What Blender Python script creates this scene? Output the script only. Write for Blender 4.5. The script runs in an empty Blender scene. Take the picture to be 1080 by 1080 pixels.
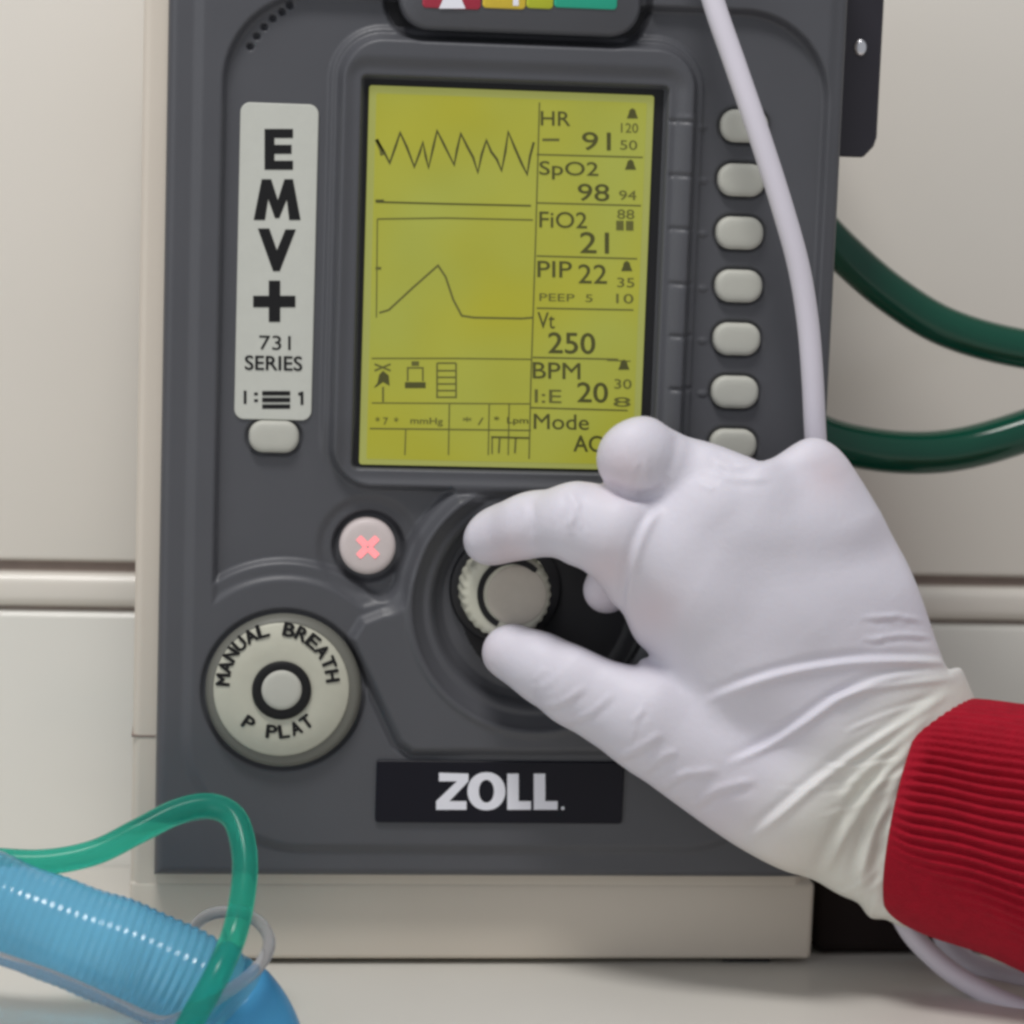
import bpy, bmesh, math
import numpy as np
from mathutils import Vector, Matrix
sc = bpy.context.scene
col = sc.collection
S = 0.00028                      # metres per photograph pixel on the front panel (panel about 20 cm wide)
F = 2857.0                       # focal length in those pixels

# ---------------------------------------------------------------- camera
YAW, PITCH, ROLL = math.radians(6.5), math.radians(8.0), math.radians(2.0)
cy_, sy_ = math.cos(YAW), math.sin(YAW); cp_, sp_ = math.cos(PITCH), math.sin(PITCH)
DIR = np.array([sy_*cp_, cy_*cp_, -sp_]); R0 = np.array([cy_, -sy_, 0.0]); U0 = np.cross(R0, DIR)
RT = R0*math.cos(ROLL)+U0*math.sin(ROLL); UP = -R0*math.sin(ROLL)+U0*math.cos(ROLL)
CAM = -F*DIR
cd = bpy.data.cameras.new('camera'); cam = bpy.data.objects.new('camera', cd); col.objects.link(cam); sc.camera = cam
cd.sensor_width = 36; cd.lens = 36*F/1080; cd.clip_start = 0.01; cd.clip_end = 50
M = Matrix(((RT[0], UP[0], -DIR[0], CAM[0]*S), (RT[1], UP[1], -DIR[1], CAM[1]*S), (RT[2], UP[2], -DIR[2], CAM[2]*S), (0, 0, 0, 1)))
cam.matrix_world = M
cd.dof.use_dof = True; cd.dof.focus_distance = (F-60)*S; cd.dof.aperture_fstop = 9.0

# ---------------------------------------------------------------- world, lamps, exposure
w = bpy.data.worlds.new('World'); sc.world = w; w.use_nodes = True
bg = w.node_tree.nodes['Background']; bg.inputs[0].default_value = (0.93, 0.95, 1.0, 1); bg.inputs[1].default_value = 0.42
def area(name, loc, target, size, power, colr):
    l = bpy.data.lights.new(name, 'AREA'); l.shape = 'RECTANGLE'; l.size = size[0]; l.size_y = size[1]; l.energy = power; l.color = colr
    o = bpy.data.objects.new(name, l); col.objects.link(o); o.location = loc
    o.rotation_euler = (Vector(target)-Vector(loc)).to_track_quat('-Z', 'Y').to_euler()
area('ceiling_lamp', (-0.22, -0.50, 1.15), (0.03, 0, 0.0), (0.45, 0.22), 10.5, (1.0, 0.975, 0.95))
area('window_light', (-1.1, -0.9, 0.25), (0, 0, 0), (0.6, 0.8), 2.6, (0.93, 0.96, 1.0))
sc.view_settings.view_transform = 'Standard'; sc.view_settings.look = 'None'; sc.view_settings.exposure = 0; sc.view_settings.gamma = 1
sc.render.engine = 'CYCLES'
sc.cycles.filter_width = 3.1
sc.cycles.transmission_bounces = 10; sc.cycles.transparent_max_bounces = 12

# ---------------------------------------------------------------- coordinates
# rectified panel coordinates: x right, z DOWN, h towards the viewer, all in pixels of 0.28 mm
def A(px, py, h=0.0):
    px = np.asarray(px, float); py = np.asarray(py, float); h = np.asarray(h, float)
    v = DIR*F+(px[..., None]-540)*RT+(540-py[..., None])*UP
    t = (-h-CAM[1])/v[..., 1]
    return CAM[0]+v[..., 0]*t, -(CAM[2]+v[..., 2]*t)
def W(x, z, h=0.0): return (x*S, -h*S, -z*S)
def P3(px, py, h=0.0):
    x, z = A(px, py, h); return Vector(W(float(x), float(z), h))

# ---------------------------------------------------------------- materials
def sl(c): return tuple((v/255/12.92 if v/255 <= .04045 else ((v/255+.055)/1.055)**2.4) for v in c)
def mat(name, rgb, rough=.5, spec=.5, var=.06, vscale=40, bump=0., bscale=900, bdist=.0002, trans=0, metal=0, coat=0, emit=None, estr=0, sss=0, ior=1.45, detail=4):
    m = bpy.data.materials.new(name); m.use_nodes = True; nt = m.node_tree; N = nt.nodes; L = nt.links
    b = N['Principled BSDF']; b.inputs['Roughness'].default_value = rough
    b.inputs['Specular IOR Level'].default_value = spec; b.inputs['Metallic'].default_value = metal; b.inputs['IOR'].default_value = ior
    b.inputs['Transmission Weight'].default_value = trans; b.inputs['Coat Weight'].default_value = coat; b.inputs['Coat Roughness'].default_value = .08
    tc = N.new('ShaderNodeTexCoord')
    n = N.new('ShaderNodeTexNoise'); n.inputs['Scale'].default_value = vscale; n.inputs['Detail'].default_value = detail; L.new(tc.outputs['Object'], n.inputs['Vector'])
    mx = N.new('ShaderNodeMix'); mx.data_type = 'RGBA'
    mx.inputs[6].default_value = tuple(c*(1-var) for c in rgb)+(1,); mx.inputs[7].default_value = tuple(min(1, c*(1+var)) for c in rgb)+(1,)
    L.new(n.outputs['Fac'], mx.inputs[0]); L.new(mx.outputs[2], b.inputs['Base Color'])
    mr = N.new('ShaderNodeMapRange'); mr.inputs[3].default_value = max(0, rough-.06); mr.inputs[4].default_value = min(1, rough+.06)
    L.new(n.outputs['Fac'], mr.inputs[0]); L.new(mr.outputs[0], b.inputs['Roughness'])
    if bump:
        n2 = N.new('ShaderNodeTexNoise'); n2.inputs['Scale'].default_value = bscale; n2.inputs['Detail'].default_value = 3; L.new(tc.outputs['Object'], n2.inputs['Vector'])
        bp = N.new('ShaderNodeBump'); bp.inputs['Strength'].default_value = bump; bp.inputs['Distance'].default_value = bdist
        L.new(n2.outputs['Fac'], bp.inputs['Height']); L.new(bp.outputs[0], b.inputs['Normal'])
    if emit: b.inputs['Emission Color'].default_value = emit+(1,); b.inputs['Emission Strength'].default_value = estr
    if sss:
        b.inputs['Subsurface Weight'].default_value = sss; b.inputs['Subsurface Radius'].default_value = (.006, .004, .003); b.inputs['Subsurface Scale'].default_value = 1
    return m
m_panel = mat('grey_moulded_plastic', (.078, .080, .090), .42, .5, .10, 30, .45, 2600, .00012)
m_dark = mat('black_plastic', (.012, .012, .014), .45, .4)
m_beige = mat('beige_case_plastic', (.63, .57, .49), .5, .4, .05, 20, .15, 1800)
m_cream = mat('cream_button_rubber', (.47, .47, .42), .55, .4, .05, 200, .2, 3000)
m_dial = mat('cream_dial_plastic', (.50, .495, .41), .45, .45, .06, 300, .3, 3500)
m_dialrim = mat('grey_green_dial_rim', (.15, .15, .13), .5, .4)
m_ink = mat('black_ink', (.01, .01, .011), .6, .3)
m_white = mat('white_ink', (.78, .78, .84), .5, .3)
m_label = mat('grey_white_label', (.55, .56, .51), .5, .4, .04, 400)
m_lcd = mat('backlit_lcd', (.17, .17, .035), .30, .4, .22, 38, emit=(.40, .39, .022), estr=.47, detail=1)
_nt = m_lcd.node_tree; _b = _nt.nodes['Principled BSDF']; _tc = _nt.nodes.new('ShaderNodeTexCoord'); _n = _nt.nodes.new('ShaderNodeTexNoise'); _n.inputs['Scale'].default_value = 24; _n.inputs['Detail'].default_value = 1.5
_r = _nt.nodes.new('ShaderNodeValToRGB'); _nt.links.new(_tc.outputs['Object'], _n.inputs['Vector']); _nt.links.new(_n.outputs['Fac'], _r.inputs[0]); _nt.links.new(_r.outputs[0], _b.inputs['Emission Color'])
_r.color_ramp.elements[0].position = .32; _r.color_ramp.elements[0].color = (.46, .43, .006, 1); _r.color_ramp.elements[1].position = .68; _r.color_ramp.elements[1].color = (.42, .47, .075, 1)
m_lcdrim = mat('backlit_lcd_margin', (.20, .21, .06), .30, .4, .08, 60, emit=(.40, .42, .10), estr=.42)
m_seg = mat('lcd_segment', (.085, .085, .022), .4, .4, .1, 300)
m_seg2 = mat('lcd_segment_faint', (.135, .135, .032), .4, .4, .1, 300)
m_cross = mat('lit_red_cross', (.8, .25, .25), .5, emit=(1, .25, .28), estr=.75)
m_pwr = mat('power_button_cap', (.60, .53, .52), .45, .4, .05, 300)
m_red = mat('red_alarm_lens', (.42, .03, .06), .4, .5); m_yel = mat('yellow_alarm_lens', (.75, .55, .05), .4, .5, .15, 150)
m_yg = mat('yellow_green_alarm_lens', (.5, .55, .03), .4); m_teal = mat('green_alarm_lens', (.02, .42, .27), .4)
m_tile = mat('glazed_wall_tile', (.72, .685, .625), .32, .5, .05, 8, .1, 60, .0006, coat=.25)
m_tile2 = mat('glazed_wall_tile_white', (.74, .73, .68), .25, .5, .05, 8, .1, 60, .0006, coat=.35)
m_grout = mat('brown_grout', (.25, .20, .175), .8, .3, .15, 150)
m_counter = mat('white_laminate_counter', (.67, .65, .60), .38, .5, .04, 14, .1, 300)
m_cable = mat('white_rubber_cable', (.66, .63, .70), .5, .4, .03, 60, .15, 1500)
m_hose = mat('dark_green_hose', (.002, .058, .034), .08, .35, .1, 60, .0, 300, coat=.25)
m_tealtube = mat('translucent_green_tubing', (.06, .60, .45), .18, .5, .15, 60, trans=.8, ior=1.2)
m_blue = mat('translucent_blue_corrugated_tube', (.20, .58, .85), .16, .6, .22, 45, trans=.6, ior=1.2, coat=.3)
m_clear = mat('clear_grey_tubing', (.66, .67, .72), .15, .6, .06, 60, trans=.88, ior=1.2)
m_metal = mat('steel_screw', (.75, .75, .78), .3, .5, metal=1)

# glove: latex with creamier latex where it is bunched at the wrist and skin showing through in places
def glove_mat():
    m = mat('white_latex_glove', (.655, .635, .705), .50, .35, .03, 45, .28, 520, .0004, sss=.12)
    nt = m.node_tree; N = nt.nodes; L = nt.links; b = N['Principled BSDF']
    src = b.inputs['Base Color'].links[0].from_socket
    def layer(src, attr, c):
        a = N.new('ShaderNodeAttribute'); a.attribute_name = attr
        mx = N.new('ShaderNodeMix'); mx.data_type = 'RGBA'; L.new(a.outputs['Fac'], mx.inputs[0]); L.new(src, mx.inputs[6]); mx.inputs[7].default_value = c+(1,)
        return mx.outputs[2]
    s = layer(src, 'cream', (.70, .695, .63)); s = layer(s, 'skin', (.70, .53, .55)); L.new(s, b.inputs['Base Color'])
    return m
m_glove = glove_mat()
def knit_mat():
    m = mat('red_knit_wool', (.34, .006, .020), .85, .2, .22, 260, .9, 1300, .0006)
    b = m.node_tree.nodes['Principled BSDF']; b.inputs['Sheen Weight'].default_value = .08; b.inputs['Sheen Tint'].default_value = (1, .3, .35, 1)
    return m
m_knit = knit_mat()

# ---------------------------------------------------------------- mesh helpers
def mesh_obj(name, verts, faces, m, parent=None, smooth=True):
    me = bpy.data.meshes.new(name); me.from_pydata([tuple(v) for v in verts], [], [tuple(f) for f in faces]); me.update()
    me.materials.append(m)
    if smooth: me.polygons.foreach_set('use_smooth', [True]*len(me.polygons))
    o = bpy.data.objects.new(name, me); col.objects.link(o)
    if parent: o.parent = parent
    return o
def np_obj(name, V, Q, m, parent=None):
    me = bpy.data.meshes.new(name); me.vertices.add(len(V)); me.vertices.foreach_set('co', V.astype(np.float32).ravel())
    n = Q.shape[1]; me.loops.add(Q.size); me.loops.foreach_set('vertex_index', Q.astype(np.int32).ravel())
    me.polygons.add(len(Q)); me.polygons.foreach_set('loop_start', np.arange(len(Q), dtype=np.int32)*n); me.polygons.foreach_set('loop_total', np.full(len(Q), n, np.int32))
    me.update(calc_edges=True); me.validate(); me.polygons.foreach_set('use_smooth', np.ones(len(me.polygons), bool))
    me.materials.append(m); o = bpy.data.objects.new(name, me); col.objects.link(o)
    if parent: o.parent = parent
    return o
def thing(name, label, cat, loc=(0, 0, 0), group=None):
    o = bpy.data.objects.new(name, None); o.empty_display_size = .02; col.objects.link(o); o['label'] = label; o['category'] = cat
    if group: o['group'] = group
    return o
def tag(o, label, cat, group=None):
    o['label'] = label; o['category'] = cat
    if group: o['group'] = group
    return o
def struct(o): o['kind'] = 'structure'; return o
def catmull(P, n):
    P = [np.array(p, float) for p in P]; P = [2*P[0]-P[1]]+P+[2*P[-1]-P[-2]]; out = []
    for i in range(1, len(P)-2):
        a, b, c, d = P[i-1:i+3]
        for k in range(n):
            t = k/n; out.append(.5*((2*b)+(-a+c)*t+(2*a-5*b+4*c-d)*t*t+(-a+3*b-3*c+d)*t**3))
    out.append(P[-2]); return np.array(out)
def catmull_closed(P, n):
    P = np.array(P, float); m = len(P); out = []
    for i in range(m):
        a, b, c, d = P[i-1], P[i], P[(i+1) % m], P[(i+2) % m]
        for k in range(n):
            t = k/n; out.append(.5*((2*b)+(-a+c)*t+(2*a-5*b+4*c-d)*t*t+(-a+3*b-3*c+d)*t**3))
    return np.array(out)
def sweep(path, rad, seg=24, caps=True):
    """path: world points (n,3); rad: scalar or array"""
    P = np.array(path); n = len(P); rad = np.broadcast_to(rad, n)
    T = np.gradient(P, axis=0); T /= np.linalg.norm(T, axis=1)[:, None]
    u = np.cross(T[0], [0, 1, .01]); u /= np.linalg.norm(u); V = []
    for i in range(n):
        u = u-T[i]*np.dot(u, T[i]); u /= np.linalg.norm(u); v = np.cross(T[i], u)
        for k in range(seg):
            a = 2*math.pi*k/seg; V.append(P[i]+rad[i]*(math.cos(a)*u+math.sin(a)*v))
    Fc = [(i*seg+k, i*seg+(k+1) % seg, (i+1)*seg+(k+1) % seg, (i+1)*seg+k) for i in range(n-1) for k in range(seg)]
    if caps: Fc += [tuple(range(seg))[::-1], tuple((n-1)*seg+k for k in range(seg))]
    return V, Fc
def tube(name, pts, r, m, parent=None, n=14, seg=24):
    c = catmull(pts, n); W3 = [P3(p[0], p[1], p[2]) for p in c]
    V, Fc = sweep(W3, r*S, seg); return mesh_obj(name, V, Fc, m, parent)
def off(poly, d):
    """offset inward a closed outline given clockwise on screen (x right, z down)"""
    P = np.array(poly, float); a = np.roll(P, 1, 0); b = np.roll(P, -1, 0); t = b-a; t /= np.linalg.norm(t, axis=1)[:, None]+1e-9
    return P+np.stack([-t[:, 1], t[:, 0]], 1)*d
def puff(name, poly, levels, m, parent=None, smooth=True):
    """loft an outline (rectified px) through (inset, height) levels; last one filled"""
    V = []; n = len(poly); Fc = []
    for ins, h in levels: V += [W(p[0], p[1], h) for p in off(poly, ins)]
    for l in range(len(levels)-1):
        for k in range(n): Fc.append((l*n+k, (l+1)*n+k, (l+1)*n+(k+1) % n, l*n+(k+1) % n))
    Fc.append(tuple((len(levels)-1)*n+k for k in range(n))[::-1])
    Fc.append(tuple(range(n)))
    o = mesh_obj(name, V, Fc, m, parent, smooth)
    return o
def rrect(cx, cz, w_, h_, r, n=8):
    out = []
    for (sx, sz, a0) in ((1, -1, -90), (1, 1, 0), (-1, 1, 90), (-1, -1, 180)):
        for k in range(n+1):
            a = math.radians(a0+90*k/n); out.append((cx+sx*(w_/2-r)+r*math.cos(a), cz+sz*(h_/2-r)+r*math.sin(a)))
    return out
def circ(cx, cz, r, n=64, ez=1): return [(cx+r*math.cos(2*math.pi*k/n), cz+r*ez*math.sin(2*math.pi*k/n)) for k in range(n)]
def Ac(px, py, h=0): x, z = A(px, py, h); return float(x), float(z)

class Ink:
    """flat lettering and marks, collected in image px at one height, built as one mesh"""
    def __init__(s, h): s.V = []; s.F = []; s.h = h
    def poly(s, pts, rectified=False):
        b = len(s.V); h = s.h+.012*(len(s.F) % 30)
        for p in pts: s.V.append(W(p[0], p[1], h) if rectified else tuple(P3(p[0], p[1], h)))
        s.F.append(tuple(range(b, b+len(pts))))
    def rect(s, x0, y0, x1, y1): s.poly([(x0, y0), (x1, y0), (x1, y1), (x0, y1)])
    def line(s, pts, wd):
        P = np.array(pts, float)
        T = np.diff(P, axis=0); T /= np.linalg.norm(T, axis=1)[:, None]; N_ = np.stack([-T[:, 1], T[:, 0]], 1)
        M_ = np.vstack([N_[:1], N_[:-1]+N_[1:], N_[-1:]]); M_ /= np.linalg.norm(M_, axis=1)[:, None]
        c = np.concatenate([[1], np.clip((M_[1:-1]*N_[1:]).sum(1), .55, 1), [1]]); M_ = M_*(wd/2)/c[:, None]
        b = len(s.V); h = s.h+.012*(len(s.F) % 30)
        for p, m_ in zip(P, M_): s.V += [tuple(P3(*(p+m_), h)), tuple(P3(*(p-m_), h))]
        for i in range(len(P)-1): s.F.append((b+2*i, b+2*i+2, b+2*i+3, b+2*i+1))
    def text(s, txt, cx, cy, hgt, wid=None, rot=0, bold=.0, align='CENTER', slant=0.0):
        cu = bpy.data.curves.new('t', 'FONT'); cu.body = txt; cu.size = 1; cu.align_x = 'LEFT'; cu.offset = 0.0; cu.resolution_u = 4
        o = bpy.data.objects.new('t', cu); col.objects.link(o); dg = bpy.context.evaluated_depsgraph_get(); me = bpy.data.meshes.new_from_object(o.evaluated_get(dg))
        co = np.array([v.co[:2] for v in me.vertices]); mn, mxx = co.min(0), co.max(0)
        k = hgt/(mxx[1]-mn[1]); kx = k if wid is None else wid/(mxx[0]-mn[0]); c = (mn+mxx)/2
        q = (co-c)*[kx, k]; ca, sa = math.cos(rot), math.sin(rot); b = len(s.V)
        reps = [(0, 0)] if bold <= 0 else [(-bold*hgt*1.1, 0), (bold*hgt*1.1, 0), (0, bold*hgt*.8), (0, -bold*hgt*.8)]
        for ri, (ox, oy) in enumerate(reps):
            b = len(s.V); h = s.h+.012*(len(s.F) % 30)+.02*ri
            for x, y in q:
                x += ox; y += oy; X = x*ca+y*sa; Y = x*sa-y*ca          # rot: clockwise on screen
                s.V.append(tuple(P3(cx+X, cy+Y+slant*X, h)))
            for p in me.polygons: s.F.append(tuple(b+i for i in p.vertices))
        bpy.data.objects.remove(o); bpy.data.curves.remove(cu); bpy.data.meshes.remove(me)
    def build(s, name, m, parent):
        # a hair of thickness so nothing is paper thin
        n = len(s.V); V = list(s.V)
        return mesh_obj(name, V, s.F, m, parent, smooth=False)

# ---------------------------------------------------------------- setting: wall and counter
HW = -430                                           # wall face behind the panel
zg = (float(A(0, 592, HW)[1])+float(A(1080, 609, HW)[1]))/2
zt = float(A(500, 1018, -30)[1])+1                  # counter top
def box(name, x0, x1, z0, z1, h0, h1, m, parent=None, bev=3, seg=3):
    bm = bmesh.new(); bmesh.ops.create_cube(bm, size=1)
    for v in bm.verts:
        v.co = Vector(W(x0 if v.co.x < 0 else x1, z1 if v.co.z < 0 else z0, h1 if v.co.y < 0 else h0))
    if bev: bmesh.ops.bevel(bm, geom=list(bm.edges), offset=bev*S, segments=seg, profile=.5, affect='EDGES')
    bmesh.ops.recalc_face_normals(bm, faces=bm.faces)
    me = bpy.data.meshes.new(name); bm.to_mesh(me); bm.free(); me.materials.append(m)
    for p in me.polygons: p.use_smooth = True
    try: me.set_sharp_from_angle(angle=math.radians(50))
    except Exception: pass
    o = bpy.data.objects.new(name, me); col.objects.link(o)
    if parent: o.parent = parent
    return o
wall = struct(box('wall', -2600, 2600, -2600, zt+120, HW-120, HW-8, m_grout, bev=0))
jx = float(A(500, 600, HW)[0]); TW = 715
for i in range(-2, 3):
    a, b = jx+i*TW+3, jx+(i+1)*TW-3
    box('tile', a, b, zg-900, zg-1, HW-60, HW, m_tile, wall, 5, 4)
    box('border_tile', a, b, zg+13, zg+55, HW-60, HW+6, m_tile, wall, 14, 6)
    box('tile', a, b, zg+60, zg+700, HW-60, HW+1, m_tile2, wall, 9, 5)
counter = struct(box('countertop', -2600, 2600, zt, zt+90, HW+3, 1900, m_counter, bev=3))

# ---------------------------------------------------------------- ventilator
vent = thing('ventilator', 'grey portable ventilator with a lit yellow-green screen standing on the counter', 'ventilator')
xl = float(A(170, 460)[0]); xr = float(A(873, 460)[0]); zb = float(A(500, 926)[1]); ztp = float(A(500, -70)[1])
print('panel rect', xl, xr, ztp, zb, 'check', A(890, 165), A(853, 925), A(178, 0), A(162, 925))
def sst(d, w_): t = np.clip(.5-d/w_, 0, 1); return t*t*(3-2*t)
def sdbox(X, Z, x0, x1, z0, z1, r):
    qx = np.abs(X-(x0+x1)/2)-(x1-x0)/2+r; qz = np.abs(Z-(z0+z1)/2)-(z1-z0)/2+r
    return np.hypot(np.maximum(qx, 0), np.maximum(qz, 0))+np.minimum(np.maximum(qx, qz), 0)-r
def sdpoly(X, Z, P):
    P = np.array(P, float); d = np.full(X.shape, 1e18); s = np.ones(X.shape)
    n = len(P)
    for i in range(n):
        a = P[i]; b = P[i-1]; e = b-a; wx = X-a[0]; wz = Z-a[1]
        t = np.clip((wx*e[0]+wz*e[1])/(e@e), 0, 1); bx = wx-e[0]*t; bz = wz-e[1]*t; d = np.minimum(d, bx*bx+bz*bz)
        c1 = Z >= a[1]; c2 = Z < b[1]; c3 = e[0]*wz > e[1]*wx
        fl = (c1 & c2 & c3) | (~c1 & ~c2 & ~c3); s = np.where(fl, -s, s)
    return s*np.sqrt(d)
def bx_(l, r, t, b): return Ac(l, (t+b)/2)[0], Ac(r, (t+b)/2)[0], Ac((l+r)/2, t)[1], Ac((l+r)/2, b)[1]
dialc = Ac(299, 727); dish = Ac(567, 636); pwr = Ac(389, 578)
BEZ = bx_(354, 725, 44, 517)
def bez_sd(X, Z): return sdbox(X, Z, *BEZ, 44)
def dish_gap(X, Z): return np.full(X.shape, 50.)
def height(X, Z):
    H = np.zeros_like(X)
    a2 = sdbox(X, Z, *bx_(205, 866, -300, 895), 125); H += 5*sst(a2, 14)
    circD = np.hypot(X-dialc[0], Z-dialc[1])
    K = [Ac(*p) for p in ((374, 672), (384, 656), (404, 648), (432, 644), (470, 640), (640, 560), (838, 560), (832, 788), (436, 787), (424, 779))]
    rD = np.hypot(X-dish[0], Z-dish[1]); dK = sdpoly(X, Z, K)-4; q_ = np.clip(.5+.5*((rD-142)-dK)/24, 0, 1); dK = (rD-142)*(1-q_)+dK*q_-24*q_*(1-q_); dK = np.maximum(dK, 9-bez_sd(X, Z))
    r1 = sdbox(X, Z, *bx_(228, 850, 3, 1100), 92)
    r1 = np.maximum(r1, Z-Ac(300, 640)[1]); r1b = np.maximum(r1, -(circD-137)); r1c = np.maximum(r1, -(circD-120))
    kk = lambda a, b, w_: -(lambda h_: (-a)*h_+(-b)*(1-h_)-w_*h_*(1-h_))(np.clip(.5+.5*(a-b)/w_, 0, 1)); H -= 8*sst(kk(r1b, -(dK-9), 14), 8)+4*sst(kk(r1c, -(dK-9), 14), 8)
    H += 9*sst(dK, 12)
    # groove beside the knob platform
    g = np.abs(dK-6)-2.5; H -= 4*sst(g, 6)*np.clip((Z-Ac(300, 664)[1])/25, 0, 1)*np.clip((Ac(500, 700)[0]-X)/40, 0, 1)
    # bezel
    d = bez_sd(X, Z); H += 5*sst(d-10, 6)*sst(Z-Ac(500, 470)[1], 60)+17*sst(d, 9)
    inn = sdbox(X, Z, *bx_(374, 698, 83, 499), 8); H -= 5*sst(inn-12, 16)+14*sst(inn+3, 5)
    # soft-key notches
    for yy in (128, 185, 241, 299, 354, 410, 464):
        x_, z_ = Ac(717, yy); H -= 2.4*np.exp(-((Z-z_)/2.2)**2)*sst(np.abs(X-x_)-13, 5)
        x_, z_ = Ac(742, yy+6); H += 1.6*sst(np.hypot((X-x_)/1.6, Z-z_)-3, 3)
    x_ = Ac(717, 300)[0]; H += 1.5*sst(np.abs(X-x_)-12, 5)*sst(np.abs(Z-Ac(717, 300)[1])-175, 6)
    H -= 3*sst(dish_gap(X, Z), 8)
    # knob dish
    ob = np.clip((bez_sd(X, Z)-2)/8, 0, 1); r = rD; H += 3*np.exp(-((r-138)/4)**2)*ob
    k = np.clip((134-r)/34, 0, 1); H = H+ob*np.where(r < 134, -H*k-16*k**.8, 0)
    H += 5*sst(np.abs(r-114)-5, 8)*ob*(r < 134)
    # power button well and dial well
    r = np.hypot(X-pwr[0], Z-pwr[1]); H -= 4*sst(r-52, 12)+7*sst(r-37, 6)
    H -= 5*sst(circD-86, 5)
    # alarm bar well
    H -= 14*sst(sdbox(X, Z, *bx_(408, 688, -120, 46), 40), 7)
    # small vent notches along the upper left arc
    for p in ((306, 5), (298, 12), (288, 19), (279, 28), (271, 38), (264, 49)):
        x_, z_ = Ac(*p); H -= 7*sst(np.hypot(X-x_, Z-z_)-3.2, 3)
    # well for each key
    for p in KEYS: x_, z_ = Ac(*p); H -= 4*sst(sdbox(X, Z, x_-27, x_+27, z_-19, z_+19, 18), 5)
    x_, z_ = Ac(289, 462); H -= 4*sst(sdbox(X, Z, x_-29, x_+29, z_-19, z_+19, 18), 5)
    # rolled outer edge
    e = -np.maximum(np.maximum(xl-X, X-xr), np.maximum(ztp-Z, Z-zb)); q = np.clip(1-e/11, 0, 1); H -= 11*(1-np.sqrt(1-q*q+1e-6))
    return H
KEYS = [(786, 133), (783, 190), (781, 246), (780, 302), (778, 358), (776, 414), (774, 470)]
xs = np.linspace(xl, xr, 430); zs = np.linspace(ztp, zb, 600)
Z2, X2 = np.meshgrid(zs, xs, indexing='ij'); H2 = height(X2, Z2)
V = np.stack([X2*S, -H2*S, -Z2*S], -1).reshape(-1, 3); nx = len(xs); nz = len(zs)
ii, jj = np.meshgrid(np.arange(nz-1), np.arange(nx-1), indexing='ij')
Q = np.stack([ii*nx+jj, (ii+1)*nx+jj, (ii+1)*nx+jj+1, ii*nx+jj+1], -1).reshape(-1, 4)
Xc = (X2[:-1, :-1]+X2[1:, 1:])/2; Zc = (Z2[:-1, :-1]+Z2[1:, 1:])/2
mb = (bez_sd(Xc, Zc) < 6).ravel(); md = (np.hypot(Xc-dish[0], Zc-dish[1]) < 134).ravel(); wl = Ac(586, 631, -14); mw = (np.hypot(Xc-wl[0], Zc-wl[1]) < 103).ravel()
# skirt
ring = [j for j in range(nx)]+[i*nx+nx-1 for i in range(1, nz)]+[(nz-1)*nx+j for j in range(nx-2, -1, -1)]+[i*nx for i in range(nz-2, 0, -1)]
Vs = V[ring].copy(); Vs[:, 1] = 34*S; base = len(V); Vall = np.vstack([V, Vs]); n = len(ring)
sk = np.array([[ring[k], ring[(k+1) % n], base+(k+1) % n, base+k] for k in range(n)])
def sub(name, V, Q, m, parent):
    u, inv = np.unique(Q, return_inverse=True); return np_obj(name, V[u], inv.reshape(Q.shape), m, parent)
sub('front_panel', Vall, np.vstack([Q[~(mb | md | mw)], sk]), m_panel, vent)
sub('screen_bezel', V, Q[mb & ~md], m_panel, vent)
sub('knob_dish', V, Q[md & ~mw], m_panel, vent)
sub('knob_well', V, Q[mw & ~mb], m_dark, vent)  # floor coloured black for the dark knob skirt and the shade around it
# rear case (beige), wider than the panel on the left and below
cx0 = Ac(141, 700, -34)[0]; cx1 = Ac(858, 965, -34)[0]; cz1 = Ac(500, 1012, -34)[1]
case = box('rear_case', cx0, min(cx1, xr+4), ztp, cz1-8, -330, -34.5, m_beige, vent, 9, 5)
print('case', cx0, cx1, xl, xr)
zb2 = Ac(500, 930, -34)[1]
box('case_base', cx0-.6, Ac(858, 965, -34)[0], zb2, cz1, -332, -33.8, m_beige, case, 6, 4)
box('case_seam', cx0-1.2, cx0+24, Ac(150, 783)[1], Ac(150, 783)[1]+2, -200, -33.6, m_grout, case, 0)
for fx in (cx0+70, cx1-70):
    for fh in (-70, -290): puff('foot', circ(fx, 0, 26, 24), [(0, 0), (0, 0)], m_dark, case)if 0 else box('foot', fx-26, fx+26, cz1-2, zt-.2, fh-26, fh+26, m_dark, case, 1)
box('gasket', xl+3, xr-3, ztp+2, zb-1, -34.2, -20, m_dark, vent, 0)

# screen
g0, g1, g2, g3 = bx_(372, 699, 80, 500)
box('screen_gasket', g0, g1, g2, g3, -6, -3.0, m_dark, vent, 0)
sx0, sx1, sz0, sz1 = bx_(384, 682, 95, 493)
scr = puff('screen', rrect((sx0+sx1)/2, (sz0+sz1)/2, sx1-sx0, sz1-sz0, 3), [(0, -8), (0, 0), (.3, .5)], m_lcdrim, vent, False)
puff('display_area', rrect((sx0+sx1)/2, (sz0+sz1)/2+1, sx1-sx0-15, sz1-sz0-14, 2), [(0, .5), (0, .8)], m_lcd, scr, False)
ink = Ink(1.0); fnt = Ink(.95)
k_ = .022
def tx(t, x, y, h_, w_=None, b=.01, i=None): (i or ink).text(t, x, y, h_, w_, bold=b, slant=k_)
tx('HR', 586, 125, 15, 31); tx('91', 629, 149, 19, 30, b=.012); fnt.rect(572, 146, 590, 149)
tx('SpO2', 600, 180, 19, 62); tx('98', 626, 203, 18, 33, b=.012)
tx('FiO2', 594, 232, 17, 50); tx('21', 627, 256, 22, 30, b=.015)
tx('PIP', 585, 284, 17, 36); tx('22', 625, 289, 20, 30, b=.008)
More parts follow.
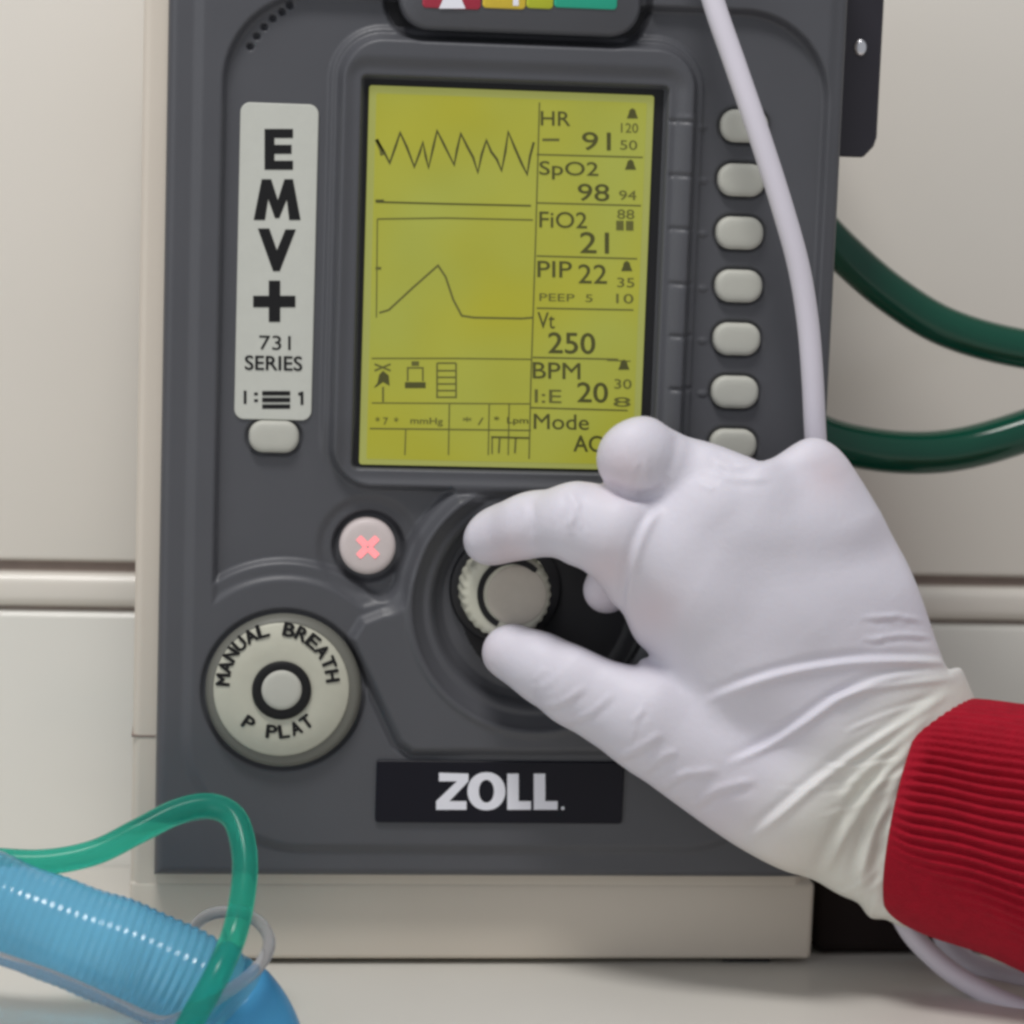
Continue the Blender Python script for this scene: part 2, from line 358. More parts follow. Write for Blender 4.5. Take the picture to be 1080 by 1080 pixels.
tx('PEEP  5', 597, 314, 8, 56, i=fnt)
tx('Vt', 576, 338, 17, 18); tx('250', 603, 362, 22, 49, b=.02)
tx('BPM', 587, 391, 17, 50); tx('20', 625, 414, 21, 32, b=.018); tx('I:E', 578, 418, 14, 28, i=fnt)
tx('Mode', 592, 445, 16, 58); tx('AC', 620, 468, 17, 30, b=.02)
def bell(x, y, s=1, i=None):
    (i or ink).poly([(x-6*s, y+4*s), (x-4*s, y-1*s), (x-3*s, y-5*s), (x, y-7*s), (x+3*s, y-5*s), (x+4*s, y-1*s), (x+6*s, y+4*s)])
bell(667, 121); bell(665, 175); bell(661, 282); bell(658, 386)
for x, y, t in ((664, 135, '120'), (663, 153, '50'), (662, 206, '94'), (660, 226, '88'), (659, 238, '--'), (660, 298, '35'), (659, 315, '10'), (657, 405, '30'), (656, 424, '8')):
    tx(t, x, y, 10, 18, b=.012, i=fnt)
for x0, y0, x1, y1 in ((566, 163, 678, 166), (566, 214, 676, 217), (566, 270, 672, 273), (566, 325, 668, 327), (562, 377, 652, 379), (560, 430, 662, 433)):
    fnt.line([(x0, y0), (x1, y1)], 1.7)
fnt.line([(569, 108), (565, 250), (560, 400), (558, 484)], 1.5)
fnt.line([(640, 380), (665, 381)], 1.3)
# pulse waveform
wv = [(397, 147), (405, 160), (411, 172), (417, 155), (422, 140), (429, 155), (437, 176), (443, 160), (446, 150), (449, 165), (452, 177), (457, 155), (461, 138), (468, 152), (479, 174), (482, 158), (486, 141), (493, 155), (499, 166), (504, 182), (508, 163), (513, 148), (518, 160), (524, 168), (529, 180), (533, 160), (536, 139), (543, 156), (550, 172), (556, 184), (559, 165), (563, 150)]
mid = Ink(1.0); pt = Ink(1.0); pt.line(wv, 2.6); pt.build('pulse_trace', m_seg, scr)
mid.line([(397, 147), (402, 158), (403, 164)], 4)
ink.line([(397, 213), (470, 215), (560, 217)], 1.8); ink.line([(396, 212), (405, 212)], 3); fnt.line([(398, 231), (470, 230), (562, 232)], 1.6)
fnt.line([(398, 231), (397, 335)], 1.3); fnt.line([(396, 283), (402, 283)], 3)
pr = Ink(1.0); pr.line([(400, 330), (410, 327), (436, 303), (462, 280), (470, 292), (478, 316), (487, 333), (500, 335), (550, 336), (562, 335)], 2.2); pr.build('pressure_trace', m_seg2, scr)
# lower icons
fnt.line([(392, 378), (480, 378), (560, 379)], 1.4)
ink.poly([(394, 409), (398, 404), (400, 395), (404, 391), (410, 396), (411, 407), (404, 403), (397, 408)]); fnt.line([(395, 384), (412, 391)], 2); fnt.line([(412, 384), (395, 391)], 2); fnt.line([(404, 408), (404, 424)], 2)
ink.rect(427, 403, 449, 409.5); fnt.line([(430, 402), (430, 388), (446, 388), (446, 402)], 1.8); fnt.rect(434, 381, 442, 386)
for y in (383, 391, 398, 405, 412, 419): fnt.line([(461, y), (481, y)], 1.8)
fnt.line([(461, 383), (461, 420)], 1.8); fnt.line([(481, 383), (481, 420)], 1.8)
fnt.line([(392, 425), (560, 426)], 1.4); tx('* 7  *', 408, 444, 8, 24, b=.02, i=mid); tx('mmHg', 450, 445, 9, 34, b=.02, i=mid); tx('* /', 499, 444, 8, 22, b=.02, i=mid); tx('*  Lpm', 539, 444, 9, 36, b=.02, i=ink)
fnt.line([(390, 452), (560, 454)], 1.6)
for x in (428, 474, 516, 537): fnt.line([(x, 426 if x != 428 else 452), (x-1, 480)], 1.4)
ink.line([(518, 461), (558, 462)], 2); mid.line([(527, 462), (526, 478)], 2); mid.line([(544, 462), (543, 478)], 2); fnt.line([(519, 462), (519, 479)], 1.6)
ink.build('readout', m_seg, scr); mid.build('icon_readout', m_seg2, scr); fnt.build('fine_readout', m_seg2, scr)

# soft keys
def key(name, px, py, wd, ht, m=m_cream, h0=-16, h1=0, par=vent):
    x, z = Ac(px, py, h1+6)
    return puff(name, rrect(x, z, wd, ht, ht/2-1.5, 10), [(0, h0), (0, h1+2), (.8, h1+4.2), (2.4, h1+5.8), (5, h1+6.6), (10, h1+6.9)], m, par)
for p in KEYS: key('button', p[0], p[1], 50, 34, h1=-4)
key('button', 289, 461, 52, 33, h1=-4)
# name label
lx0, lz0 = Ac(258, 112); lab = [Ac(*p) for p in ((256, 112), (335, 114), (327, 441), (248, 438))]
lcx = sum(p[0] for p in lab)/4; lcz = sum(p[1] for p in lab)/4
hl = float(height(np.array([[lcx]]), np.array([[lcz-20]]))[0, 0]); print('label floor', hl)
nl = puff('name_label', rrect(lcx, lcz, 80, 326, 10), [(0, hl-2), (0, hl+1.5), (.8, hl+2.2)], m_label, vent, False)
li = Ink(hl+2.6)
def P(pts): li.poly(pts)
def Eg(x0, y0, x1, y1, t):
    li.rect(x0, y0, x0+t*1.1, y1); 
    for a in (y0, (y0+y1)/2-t*.5, y1-t): li.rect(x0+t*1.1, a, x1-(1.5 if a == (y0+y1)/2-t*.5 else 0), a+t)
Eg(279, 136, 309, 179, 9.5)
P([(267.5, 232), (276, 189), (286, 189), (279.5, 232)]); P([(300, 189), (309, 189), (317, 232), (305, 232)]); P([(286, 189), (293, 211), (292, 230), (290, 230), (282.5, 209)]); P([(300, 189), (293, 211), (292, 230), (294.5, 230), (303, 209)])
P([(272, 241), (284, 241), (292, 264), (292, 286), (288, 286)]); P([(312, 242), (301, 242), (292, 264), (292, 286), (295, 286)])
li.rect(283.5, 296, 295.5, 339.5); li.rect(267, 312, 283.5, 324); li.rect(295.5, 312, 311.5, 324)
li.text('731', 290, 361.5, 15, 33, bold=.0, slant=.02); li.text('SERIES', 288.5, 383, 15, 60, bold=.02, slant=.02)
for y in (412.5, 419.5, 426.5): li.rect(276.5, y, 306, y+4.6)
li.rect(257, 412, 260, 426); li.rect(268, 414, 272, 417); li.rect(268, 421, 272, 424); li.rect(317, 413, 320, 427); li.rect(314.5, 414, 317, 417)
li.build('lettering', m_ink, nl)
# brand plate
bp = [Ac(*p) for p in ((397, 799), (656, 808), (654, 864), (396, 866))]
hb = 6.0
x0 = Ac(396, 832)[0]; x1 = Ac(656, 836)[0]; z0 = Ac(520, 801)[1]; z1 = Ac(520, 866)[1]
pl = puff('brand_plate', rrect((x0+x1)/2, (z0+z1)/2, x1-x0, z1-z0, 4), [(0, 0), (0, hb+2), (1, hb+2.8)], mat('glossy_black_plate', (.006, .006, .012), .38, .25), vent, False)
li = Ink(hb+3.2)
li.poly([(464, 815), (495, 816), (495, 824), (478, 845), (493, 845), (493, 854), (459, 854), (459, 845), (476, 825), (464, 825)][:0] or [(463, 815), (494, 816), (494, 824), (463, 824)])
li.poly([(482, 824), (494, 824), (474, 845), (460, 845)]); li.poly([(460, 845), (492, 845), (492, 854), (460, 854)])
for k in range(48):
    a, b = 2*math.pi*k/48, 2*math.pi*(k+1)/48; c = (513, 834.5)
    f = lambda t, rx, ry: (c[0]+rx*math.copysign(abs(math.cos(t))**.92, math.cos(t)), c[1]+ry*math.sin(t))
    li.poly([f(a, 20, 20), f(b, 20, 20), f(b, 8, 12), f(a, 8, 12)])
for x in (534, 562):
    li.poly([(x+1, 816), (x+13, 816), (x+13, 845), (x+1, 845)]); li.poly([(x+1, 845), (x+26, 845), (x+26, 854), (x+1, 854)])
li.rect(592, 851, 595, 854)
li.build('lettering', m_white, pl)

# power button with lit cross
px_, pz_ = Ac(388, 577, 8)
pb = puff('power_button', circ(px_, pz_, 29.5), [(0, -14), (0, 3), (1.5, 5.5), (4, 7), (8, 7.6), (16, 8)], m_pwr, vent)
li = Ink(8.6); 
for a in (45, 135):
    for s_ in (-1, 1):
        c, s = math.cos(math.radians(a))*s_, math.sin(math.radians(a))*s_
        li.line([(388+c*1.5, 577+s*1.5), (388+c*14, 577+s*14)], 7)
li.build('lit_cross', m_cross, pb)
# manual breath dial
dx, dz = dialc
db = puff('manual_breath_dial', circ(dx, dz, 82), [(0, -6), (0, 6), (1.5, 12), (4, 16), (8, 18)], m_dialrim, vent)
fx, fz = Ac(297, 728, 22)
puff('dial_face', circ(fx, fz, 71), [(0, 10), (0, 19), (2, 21), (30, 21.5), (36, 21.5)], m_dial, db)
puff('dial_ring', circ(fx, fz, 31), [(0, 15), (0, 24), (2, 25.5), (6, 25.5)], m_ink, db)
cb = puff('dial_button', circ(fx, fz-1, 21), [(0, 10), (0, 26), (2, 27.5), (6, 28)], m_cream, db)
li = Ink(22.1); cxi, cyi = 293, 720
for txt, a0, a1, rr, up in (('MANUAL BREATH', -84, 84, 58, 1),):
    n = len(txt)
    for k, ch in enumerate(txt):
        if ch == ' ': continue
        a = math.radians(a0+(a1-a0)*k/(n-1)-2); li.text(ch, 293+rr*math.sin(a), 721-rr*math.cos(a), 14, 11.5, rot=a, bold=.055)
for k, ch in enumerate('P PLAT'):
    if ch == ' ': continue
    a = math.radians(35-72*k/5); li.text(ch, 292+(-52)*math.sin(a), 720+52*math.cos(a), 13.5, 10.5, rot=a, bold=.055)
li.build('dial_lettering', m_ink, db)
# control knob
kx, kz = Ac(535, 628, 42)
def knob():
    V = []; Fc = []; n = 300
    for r_, h_, am in ((46, -16, 0), (47, -4, .8), (46.5, 34, .8), (45, 38, .6), (42.5, 40.5, .3), (40.5, 41.5, 0), (38, 41.8, 0)):
        for k in range(n): a = 2*math.pi*k/n; q = r_+am*math.cos(30*a); V.append(W(kx+q*math.cos(a), kz+q*math.sin(a), h_))
    for l in range(6):
        for k in range(n): Fc.append((l*n+k, (l+1)*n+k, (l+1)*n+(k+1) % n, l*n+(k+1) % n))
    V.append(W(kx, kz, 41.8)); Fc += [(6*n+k, 7*n, 6*n+(k+1) % n) for k in range(n)]
    return mesh_obj('control_knob', V, Fc, m_dial, vent)
kb = knob()
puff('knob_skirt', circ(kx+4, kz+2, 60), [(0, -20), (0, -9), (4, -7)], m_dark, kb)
cx_, cz_ = Ac(545, 628, 43)
puff('knob_cap', circ(cx_, cz_, 31.5), [(0, 35), (0, 42.4), (1, 42.8), (8, 43)], mat('taupe_knob_cap', (.43, .395, .34), .5, .4, .08, 300), kb)
li = Ink(43.4); pts = []
for k in range(33):
    a = math.radians(-48-k*(195/32)); pts.append((541+34.5*math.cos(a), 627+35*math.sin(a)))
li.line(pts, 6.4); li.line([(566, 602), (557, 596)], 5.5); li.build('turn_mark', m_ink, kb)
# alarm bar
ax0, ax1, az0, az1 = bx_(421, 675, -100, 36)
ab = puff('alarm_bar', rrect((ax0+ax1)/2, (az0+az1)/2, ax1-ax0, az1-az0, 32, 12), [(0, -10), (0, 14), (2, 18), (5, 20)], m_panel, vent)
def lens(name, l, r, m):
    a, b, c, d = bx_(l, r, -70, 10); return puff(name, rrect((a+b)/2, (c+d)/2, b-a, d-c, 4), [(0, 18), (0, 21), (1, 21.8)], m, ab)
lens('red_lens', 445, 506, m_red); lens('yellow_lens', 508, 553, m_yel); lens('yellow_lens', 554, 582, m_yg); lens('green_lens', 583, 649, m_teal)
li = Ink(22.4); li.poly([(463, 9), (467, 0), (468, -14), (474, -22), (480, -22), (486, -14), (487, 0), (491, 9)]); li.rect(541, -10, 547, 6); li.build('alarm_mark', m_white, ab)
# side bracket
bx0 = Ac(886, 100, -60)[0]; bx1 = Ac(927, 100, -60)[0]; bz = Ac(905, 166, -60)[1]
br = puff('side_bracket', [(bx0, ztp), (bx1, ztp), (bx1, bz-22), (bx1-3, bz-12), (bx1-13, bz-1), (bx1-16, bz), (bx0-5, bz), (bx0-5, bz-3)], [(0, -110), (0, -60), (1.5, -58.5)], mat('black_bracket', (.022, .02, .028), .4, .5, .1, 60), vent, False)
sxx, szz = Ac(908, 50, -56)
s_ = puff('screw', circ(sxx, szz, 7, 20, 1.3), [(0, -60), (0, -57), (2, -55), (4, -54.5)], m_metal, br)

# ---------------------------------------------------------------- added dark box standing in for the deep shade behind the cuff
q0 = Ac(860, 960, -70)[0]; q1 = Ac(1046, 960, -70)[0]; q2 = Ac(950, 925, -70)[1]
tag(box('shade_box', q0, q1, q2, zt-.3, -330, -70, mat('dark_shade_fill', (.016, .011, .010), .75, .2, .2, 50), None, 14, 6), 'added dark box in place of the deep shade beside the ventilator, mostly hidden behind the glove cuff', 'box')
# ---------------------------------------------------------------- cables, hoses
c1 = [(735, -70, 40), (752, 0, 50), (776, 70, 58), (800, 140, 64), (824, 215, 66), (842, 280, 64), (852, 340, 60), (857, 400, 56), (860, 460, 50), (866, 540, 40), (880, 640, 32), (900, 760, 28), (925, 880, 28), (950, 965, 30), (985, 1010, 50), (1030, 1042, 80), (1085, 1066, 110), (1160, 1085, 140)]
tag(tube('cable', c1, 11.5, m_cable), 'thick white cable hanging down over the right side of the ventilator and behind the glove', 'cable')
tag(tube('cable', [(985, 955, -40), (1000, 995, -30), (1030, 1020, -10), (1085, 1036, 30), (1160, 1052, 70)], 13, m_cable), 'short pale cable end showing just under the red sleeve at the corner', 'cable')
tag(tube('hose', [(800, 170, -190), (850, 225, -185), (890, 267, -180), (940, 310, -175), (1000, 346, -170), (1080, 368, -165), (1170, 374, -160)], 22.5, m_hose, n=20, seg=32), 'upper dark green glossy hose curving right from behind the ventilator', 'hose', 'dark green hoses behind the ventilator')
tag(tube('hose', [(800, 420, -190), (850, 452, -190), (890, 468, -190), (950, 477, -185), (1010, 474, -180), (1080, 455, -175), (1170, 420, -170)], 24.5, m_hose, n=20, seg=32), 'lower dark green hose curving behind the gloved hand knuckles', 'hose', 'dark green hoses behind the ventilator')
tag(tube('tubing', [(-60, 902, 150), (0, 908, 150), (50, 909, 150), (100, 899, 145), (145, 877, 135), (185, 857, 125), (220, 850, 125), (246, 862, 140), (257, 895, 165), (257, 935, 190), (247, 985, 220), (228, 1030, 255), (203, 1075, 275), (180, 1120, 285)], 13, m_tealtube, n=16), 'thin green see-through tubing looping up in front of the ventilator corner', 'tubing')
# blue corrugated tube
cc = catmull([(-90, 925, 165), (0, 958, 175), (90, 992, 185), (170, 1022, 190), (230, 1055, 190), (262, 1100, 190), (270, 1160, 190)], 60)
Wp = np.array([P3(*p) for p in cc]); L_ = np.concatenate([[0], np.cumsum(np.linalg.norm(np.diff(Wp, axis=0), axis=1))])
n_ = int(L_[-1]/(1.3*S)); tt = np.linspace(0, L_[-1], n_); Wr = np.stack([np.interp(tt, L_, Wp[:, k]) for k in range(3)], 1)
fr = tt/tt[-1]; amp = .28+.60*np.exp(-((fr-.60)/.16)**2)
rad = (52+amp*np.cos(2*math.pi*tt/(8.3*S))+1.2*np.sin(fr*17)+.7*np.sin(fr*41+1))*S
Vb, Fb = sweep(Wr, rad, 48, caps=False)
bt = tag(mesh_obj('corrugated_tube', Vb, Fb, m_blue), 'light blue see-through corrugated breathing tube lying across the lower left corner', 'breathing tube')
ci = np.where(fr > .755)[0]; rc = np.full(len(ci), 55.0*S); rc[:6] *= np.array([.955, .975, .985, .993, .998, 1])
Vb, Fb = sweep(Wr[ci], rc, 48, caps=False)
mesh_obj('end_cuff', Vb, Fb, mat('smooth_blue_cuff', (.10, .42, .74), .22, .6, .12, 50, trans=.35, ior=1.2), bt)
# clear line with hook round the blue tube
tag(tube('clear_tubing', [(-60, 992, 250), (0, 1011, 250), (60, 1032, 252), (120, 1058, 254), (170, 1078, 256), (205, 1066, 262), (240, 1046, 262), (272, 1020, 250), (284, 994, 225), (272, 972, 190), (245, 962, 160), (215, 968, 135), (190, 1000, 115)], 6.3, m_clear, n=16), 'thin clear grey tubing hooked around the blue corrugated tube', 'tubing')

# ---------------------------------------------------------------- gloved hand: one implicit surface
def hand():
    res = 2.1
    gx = np.arange(470, 1060, res); gy = np.arange(425, 1000, res); gh = np.arange(4, 250, res)
    f = np.full((len(gx), len(gy), len(gh)), 1e3, np.float32)
    GX = gx[:, None, None].astype(np.float32); GY = gy[None, :, None].astype(np.float32); GH = gh[None, None, :].astype(np.float32)
    def cone(a, b, flat=1.0):
        a = np.array(a, float); b = np.array(b, float); e = (b-a)[:3]; L2 = e@e
        wx, wy, wh = GX-a[0], GY-a[1], GH-a[2]; t = np.clip((wx*e[0]+wy*e[1]+wh*e[2])/L2, 0, 1)
        d = np.sqrt((wx-e[0]*t)**2+(wy-e[1]*t)**2+((wh-e[2]*t)/flat)**2); return (d-(a[3]+(b[3]-a[3])*t)).astype(np.float32)
    def smin(a, b, k): h = np.clip(.5+.5*(b-a)/k, 0, 1); return b*(1-h)+a*h-k*h*(1-h)
    def smax(a, b, k): return -smin(-a, -b, k)
    def chain(pts, k=10, flat=1.0):
        d = None
        for p, q in zip(pts[:-1], pts[1:]): c = cone(p, q, flat); d = c if d is None else smin(d, c, k)
        return d
    palm = chain([(905, 800, 95, 78), (800, 700, 105, 82), (735, 610, 128, 52)], 20, .8)
    palm = smin(palm, chain([(940, 800, 95, 82), (850, 650, 105, 85), (760, 540, 140, 46)], 20, .8), 24)
    palm = smin(palm, chain([(960, 800, 90, 80), (895, 650, 100, 75), (815, 535, 132, 42)], 20, .8), 24)
    palm = smin(palm, chain([(970, 790, 85, 70), (925, 650, 90, 60), (866, 505, 112, 36)], 20, .8), 24)
    palm = smin(palm, chain([(905, 800, 90, 80), (990, 865, 95, 84), (1040, 885, 108, 84)], 20, .75), 20)
    thumb = chain([(541, 690, 42, 33), (572, 704, 60, 37), (610, 722, 80, 44), (690, 760, 98, 58), (840, 850, 95, 74)], 10)
    index = chain([(520, 566, 44, 34), (560, 556, 78, 36), (610, 552, 112, 42), (655, 562, 124, 48), (740, 610, 118, 62)], 12)
    index = smin(index, cone((640, 560, 120, 36), (700, 640, 95, 46)), 16)
    mid = chain([(674, 480, 130, 46), (700, 494, 116, 42), (765, 535, 100, 42)], 8)
    midt = chain([(672, 520, 120, 30), (655, 590, 72, 27), (640, 622, 55, 25)], 8)
    ring = chain([(755, 500, 120, 30), (800, 520, 130, 40)], 8)
    pink = chain([(853, 497, 108, 36), (880, 560, 108, 48)], 8)
    d = smin(palm, thumb, 22); d = smin(d, ring, 12); d = smin(d, chain([(738, 508, 108, 44), (800, 545, 112, 55)], 10), 26); d = smin(d, pink, 22); d = smin(d, index, 26)
    d = smin(d, chain([(738, 565, 114, 58), (840, 565, 112, 56)], 10), 26); d = smin(d, chain([(770, 640, 112, 78), (860, 640, 104, 72)], 10, .8), 30); d = smin(d, chain([(895, 880, 85, 60), (950, 925, 85, 55)], 10, .9), 15)
    # outline carve
    O = [(1060, 690), (1010, 704), (998, 705), (985, 672), (968, 622), (946, 572), (921, 525), (894, 484), (872, 464), (852, 461), (832, 472), (806, 487), (790, 483), (765, 473), (745, 466), (728, 461), (708, 452), (690, 441), (672, 440), (650, 449), (634, 464), (625, 484), (622, 503), (598, 503), (560, 514), (522, 530), (497, 549), (487, 571), (494, 589), (515, 597), (545, 592), (572, 587), (590, 590), (602, 604), (616, 620), (634, 634), (655, 644), (663, 662), (668, 682), (673, 701), (655, 700), (635, 693), (600, 676), (570, 662), (541, 655), (516, 662), (503, 679), (507, 700), (527, 717), (548, 735), (570, 758), (600, 778), (640, 800), (680, 830), (720, 860), (760, 885), (800, 905), (850, 929), (880, 943), (906, 952), (916, 970), (935, 969), (965, 985), (1060, 1010)]
    On = catmull_closed(O, 3)
    g2x, g2y = np.meshgrid(gx, gy, indexing='ij'); c2 = sdpoly(g2x, g2y, On).astype(np.float32)[:, :, None]
    d = smax(d, c2-1, 9)
    mid = smax(mid, c2-1.5, 10)
    d = smin(d, mid, 8); d = smin(d, midt, 4)
    # crease notch where the middle finger overhangs the index finger
    s = d < 0
    # surface nets
    nxg, nyg, nhg = d.shape; acc = np.zeros((nxg-1, nyg-1, nhg-1, 3), np.float32); cnt = np.zeros((nxg-1, nyg-1, nhg-1), np.float32)
    for ax in range(3):
        sl0 = [slice(None)]*3; sl1 = [slice(None)]*3; sl0[ax] = slice(0, -1); sl1[ax] = slice(1, None)
        a = d[tuple(sl0)]; b = d[tuple(sl1)]; cr = (a < 0) != (b < 0); t = np.where(cr, a/(a-b+1e-9), 0)
        o1, o2 = [k for k in range(3) if k != ax]
        for u in (0, 1):
            for v in (0, 1):
                ss = [slice(None)]*3; ss[o1] = slice(u, d.shape[o1]-1+u); ss[o2] = slice(v, d.shape[o2]-1+v); ss = tuple(ss)
                c = cr[ss]; cnt += c; acc[..., ax] += t[ss]*c; acc[..., o1] += u*c; acc[..., o2] += v*c
    act = cnt > 0; idx = -np.ones(act.shape, np.int64); idx[act] = np.arange(act.sum()); I = np.argwhere(act)
    vt = acc[act]/cnt[act][:, None]+I; quads = []
    for ax in range(3):
        o1, o2 = [(1, 2), (2, 0), (0, 1)][ax]
        sl0 = [slice(1, -1)]*3; sl0[ax] = slice(0, -1); sl1 = [slice(1, -1)]*3; sl1[ax] = slice(1, None)
        a = d[tuple(sl0)] < 0; b = d[tuple(sl1)] < 0; E_ = np.argwhere(a != b); 
        if not len(E_): continue
        sg = a[tuple(E_.T)]; E_[:, [k for k in range(3) if k != ax]] += 1
        def g(u, v): q = E_.copy(); q[:, o1] -= u; q[:, o2] -= v; return idx[tuple(q.T)]
        q = np.stack([g(1, 1), g(0, 1), g(0, 0), g(1, 0)], 1); q[~sg] = q[~sg][:, ::-1]; quads.append(q)
    Q = np.vstack(quads); px = gx[0]+vt[:, 0]*res; py = gy[0]+vt[:, 1]*res; h = gh[0]+vt[:, 2]*res
    Q = Q[(Q >= 0).all(1)]
    # smooth a little
    Ed = np.vstack([Q[:, [0, 1]], Q[:, [1, 2]], Q[:, [2, 3]], Q[:, [3, 0]]]); Pm = np.stack([px, py, h], 1)
    deg = np.bincount(Ed.ravel(), minlength=len(Pm))[:, None]+1e-9
    for it in range(6):
        sm = np.zeros_like(Pm); np.add.at(sm, Ed[:, 0], Pm[Ed[:, 1]]); np.add.at(sm, Ed[:, 1], Pm[Ed[:, 0]]); sm /= deg
        Pm += (sm-Pm)*(.5 if it % 2 == 0 else -.5 if it < 4 else .3)
    px, py, h = Pm.T
    # folds of the latex, raised along drawn lines on the viewer's side
    nrm = np.zeros_like(Pm); a, b, c = Pm[Q[:, 0]], Pm[Q[:, 1]], Pm[Q[:, 2]]; fn = np.cross(b-a, c-a)
    for k in range(4): np.add.at(nrm, Q[:, k], fn)
    nrm /= np.linalg.norm(nrm, axis=1)[:, None]+1e-9
    if nrm[np.argmax(h), 2] < 0: nrm = -nrm
    front = np.clip(nrm[:, 2]*2, 0, 1)
    def fold(pts, amp, wd, side=.6):
        c = catmull(pts, 12); n = len(c); best = np.full(len(px), 1e9); tt = np.zeros(len(px)); sg = np.zeros(len(px))
        for i in range(n-1):
            e = c[i+1]-c[i]; wx = px-c[i][0]; wy = py-c[i][1]; t = np.clip((wx*e[0]+wy*e[1])/(e@e), 0, 1)
            q = np.hypot(wx-e[0]*t, wy-e[1]*t); m = q < best; best[m] = q[m]; tt[m] = ((i+t)/(n-1))[m]; sg[m] = np.sign(e[0]*wy-e[1]*wx)[m]
        fade = np.clip(np.minimum(tt, 1-tt)*5, 0, 1)*1.0
        return amp*fade*(np.exp(-(best/wd)**2)-side*np.exp(-((best-wd*1.8)/(wd*1.1))**2)*(sg > 0))
    D = np.zeros(len(px)); rs = np.random.RandomState(5)
    for k in range(20):          # fine puckers running from the cuff into the palm
        u = rs.rand(); cx = 1000-62*u+rs.uniform(-8, 8); cy = 722+215*u; ang = math.radians(188+64*u+rs.uniform(-3, 3)); st = rs.uniform(0, 50); ln = rs.uniform(45, 120); bend = rs.uniform(-.12, .12)
        p_ = [(cx+math.cos(ang+bend*j)*(st+ln*j/3), cy-math.sin(ang+bend*j)*(st+ln*j/3)) for j in range(4)]
        D += fold(p_, rs.uniform(.5, 1.3), rs.uniform(2.6, 4.2))
    for k in range(22):          # small wrinkles at the joints
        cx, cy, a0, sp = [(600, 545, 85, 14), (665, 760, 60, 24), (725, 835, 30, 30), (675, 495, 80, 18), (760, 500, 160, 26), (575, 722, 60, 16), (930, 660, 0, 20)][k % 7]
        x_, y_ = cx+rs.uniform(-sp, sp), cy+rs.uniform(-sp, sp)*.7; a_ = math.radians(a0+rs.uniform(-18, 18)); l_ = rs.uniform(9, 20)
        D += fold([(x_-l_*math.cos(a_), y_+l_*math.sin(a_)), (x_+rs.uniform(-2, 2), y_+rs.uniform(-2, 2)), (x_+l_*math.cos(a_), y_-l_*math.sin(a_))], rs.uniform(.4, .95), rs.uniform(2.6, 4))
    for f_ in (([(1010, 700), (960, 698), (900, 699), (840, 708), (790, 722), (740, 742)], 4.0, 4.5),
               ([(1010, 712), (940, 716), (890, 735), (845, 765), (805, 790), (765, 808)], 4.2, 4.5),
               ([(1010, 716), (950, 722), (905, 730), (870, 742)], 2.5, 3.5),
               ([(1005, 728), (950, 765), (905, 795), (860, 828), (820, 862), (785, 890)], 4.6, 5),
               ([(990, 745), (940, 790), (905, 820), (885, 850)], 3.4, 6),
               ([(975, 770), (925, 830), (890, 880), (868, 925)], 4.5, 6),
               ([(965, 790), (935, 850), (915, 900), (905, 945)], 4.0, 6),
               ([(955, 830), (940, 880), (930, 950)], 3.5, 6),
               ([(915, 675), (950, 670), (985, 672)], 1.6, 3), ([(905, 652), (945, 650), (975, 655)], 1.4, 3),
               ([(700, 535), (684, 555), (672, 585), (665, 620), (664, 650)], 2.2, 5, .9),
               ([(648, 800), (672, 790), (700, 772)], 2.2, 5), ([(690, 835), (720, 818), (760, 812)], 2.0, 5), ([(675, 818), (700, 798), (716, 792)], 1.6, 4),
               ([(728, 852), (760, 832), (800, 822)], 2.2, 5), ([(560, 745), (590, 742), (620, 722)], 1.4, 4), ([(590, 765), (622, 752), (650, 728)], 1.2, 4),
               ([(750, 482), (770, 490), (795, 493)], 1.0, 4), ([(765, 500), (785, 505), (815, 505)], .8, 4),
               ([(600, 515), (606, 535), (602, 560)], 1.2, 5), ([(560, 525), (563, 545), (558, 570)], -1.0, 5),
               ([(636, 506), (655, 519), (674, 524), (692, 519), (706, 503)], -5.0, 5, 0), ([(716, 452), (712, 480), (702, 508)], -1.6, 6, 0)):
        D += fold(*f_)
    nz_ = lambda x, y, s: np.sin(x/s+1.3*np.sin(y/s*.7))*np.sin(y/s*1.1+1.7*np.sin(x/s*.6))
    D += .6*nz_(px, py, 31)+.2*nz_(px+40, py-17, 15)
    Pm += nrm*(D*front)[:, None]; px, py, h = Pm.T
    x, z = A(px, py, h); V = np.stack([x*S, -h*S, -z*S], 1)
    # which way the colour runs: creamy where the latex bunches towards the wrist
    wr = ((px-700)*.72+(py-640)*.69); cream = np.clip((wr-180)/110, 0, 1); cream = cream*cream*(3-2*cream)*np.clip((py-655)/70, 0, 1)*.95
    skin = np.zeros(len(px))
    for x0, y0, r0, a0 in ((637, 630, 26, .22), (688, 645, 30, .35), (875, 500, 26, .30), (536, 588, 26, .40), (655, 498, 26, .35), (640, 600, 26, .35), (505, 690, 22, .2), (760, 880, 60, .12), (820, 905, 40, .15)):
        skin = np.maximum(skin, a0*np.exp(-((px-x0)**2+(py-y0)**2)/r0**2))
    return V, Q, cream, skin
V, Q, cream, skin = hand()
person = thing('person', 'gloved right hand in a red knit sleeve turning the cream knob', 'person')
gl = np_obj('glove', V, Q, m_glove, person)
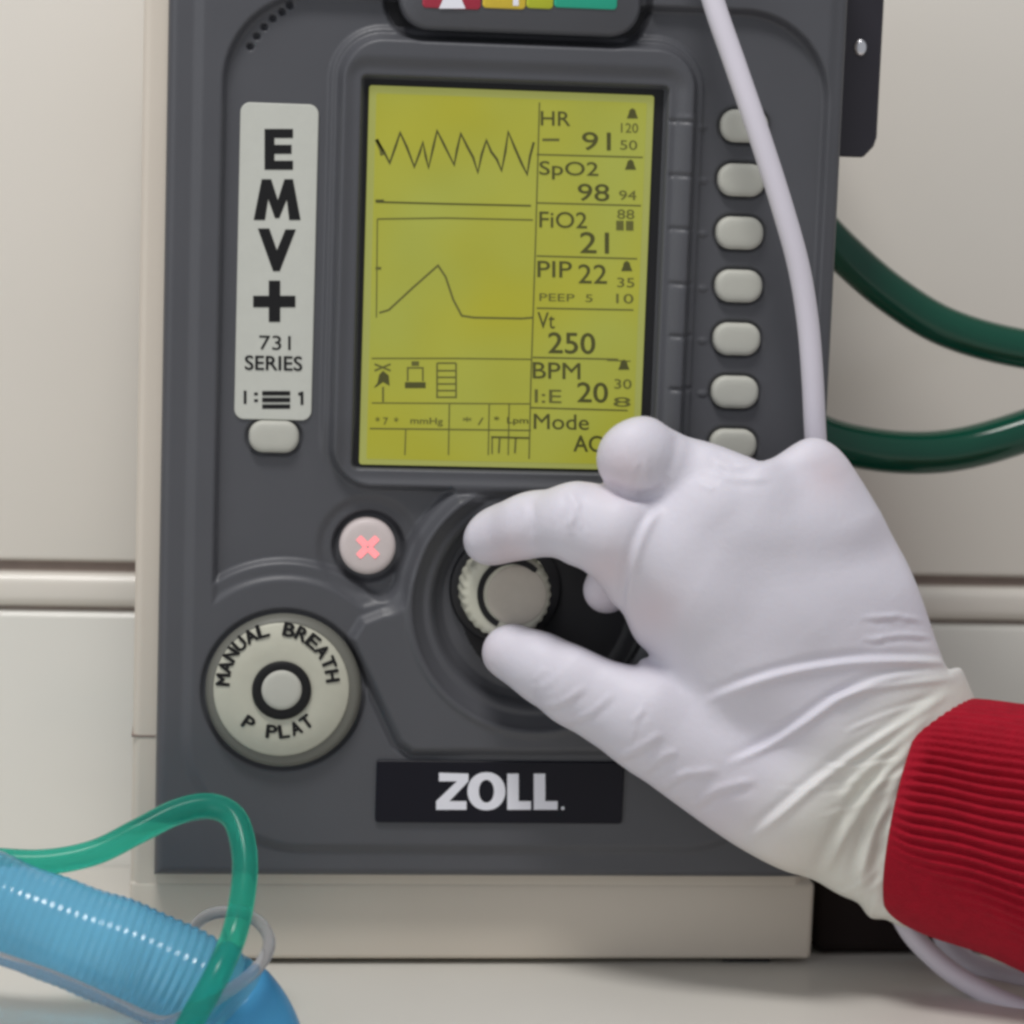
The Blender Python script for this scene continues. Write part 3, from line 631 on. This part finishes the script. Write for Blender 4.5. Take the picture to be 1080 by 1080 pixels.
for nm, arr in (('cream', cream), ('skin', skin)):
    at_ = gl.data.attributes.new(nm, 'FLOAT', 'POINT'); at_.data.foreach_set('value', arr.astype(np.float32))
# sleeve
def sleeve():
    ax0 = np.array([964, 853, 92.]); NA, NT = 420, 110; V = []; Fc = []
    adir = np.array([1.0, .22, .22]); adir /= np.linalg.norm(adir)
    e1 = np.array([-.36, .93, 0.]); e1 -= adir*(e1@adir); e1 /= np.linalg.norm(e1); e2 = np.cross(adir, e1); e2 = e2 if e2[2] > 0 else -e2
    for i in range(NT):
        s = -2+i*2.6; u = s/280
        ra = 116+44*max(0, u)**.8+2*math.sin(s/23); rb = 94+30*max(0, u)
        endr = math.sqrt(max(0, 1-max(0, (6-s-2)/8)**2)) if s < 4 else 1
        for k in range(NA):
            a = 2*math.pi*k/NA
            # a: 0 along +e1 (down), pi/2 towards the viewer, pi up
            dn = math.cos(a)
            rib = .5-.5*math.cos(74*a+.9*math.sin(s/60+a*2)+.5*math.sin(s/17+a*5))
            wgt = 1/(1+math.exp((dn-.34-.0020*s)*18))*(.12+.88/(1+math.exp((-.62-dn)*12))); amp = (3.6*min(1, max(0, s-2)/24+.1))
            r_ = (rib-.5)*amp*2*wgt
            p = ax0+adir*(s+6*math.sin(a*3)*0)+e1*((ra-6*(1-endr)+r_)*math.cos(a))+e2*((rb-6*(1-endr)+r_)*math.sin(a))
            V.append(P3(*p))
    for i in range(NT-1):
        for k in range(NA): Fc.append((i*NA+k, (i+1)*NA+k, (i+1)*NA+(k+1) % NA, i*NA+(k+1) % NA))
    # turned-in hem
    b = len(V)
    for s, q in ((0, .95), (14, .92), (40, .9)):
        for k in range(NA):
            a = 2*math.pi*k/NA; p = ax0+adir*s+e1*(116*q*math.cos(a))+e2*(94*q*math.sin(a)); V.append(P3(*p))
    rows = [0, b, b+NA, b+2*NA]
    for r0, r1 in zip(rows[:-1], rows[1:]):
        for k in range(NA): Fc.append((r0+k, r0+(k+1) % NA, r1+(k+1) % NA, r1+k))
    return mesh_obj('sweater_sleeve', V, Fc, m_knit, person)
sleeve()
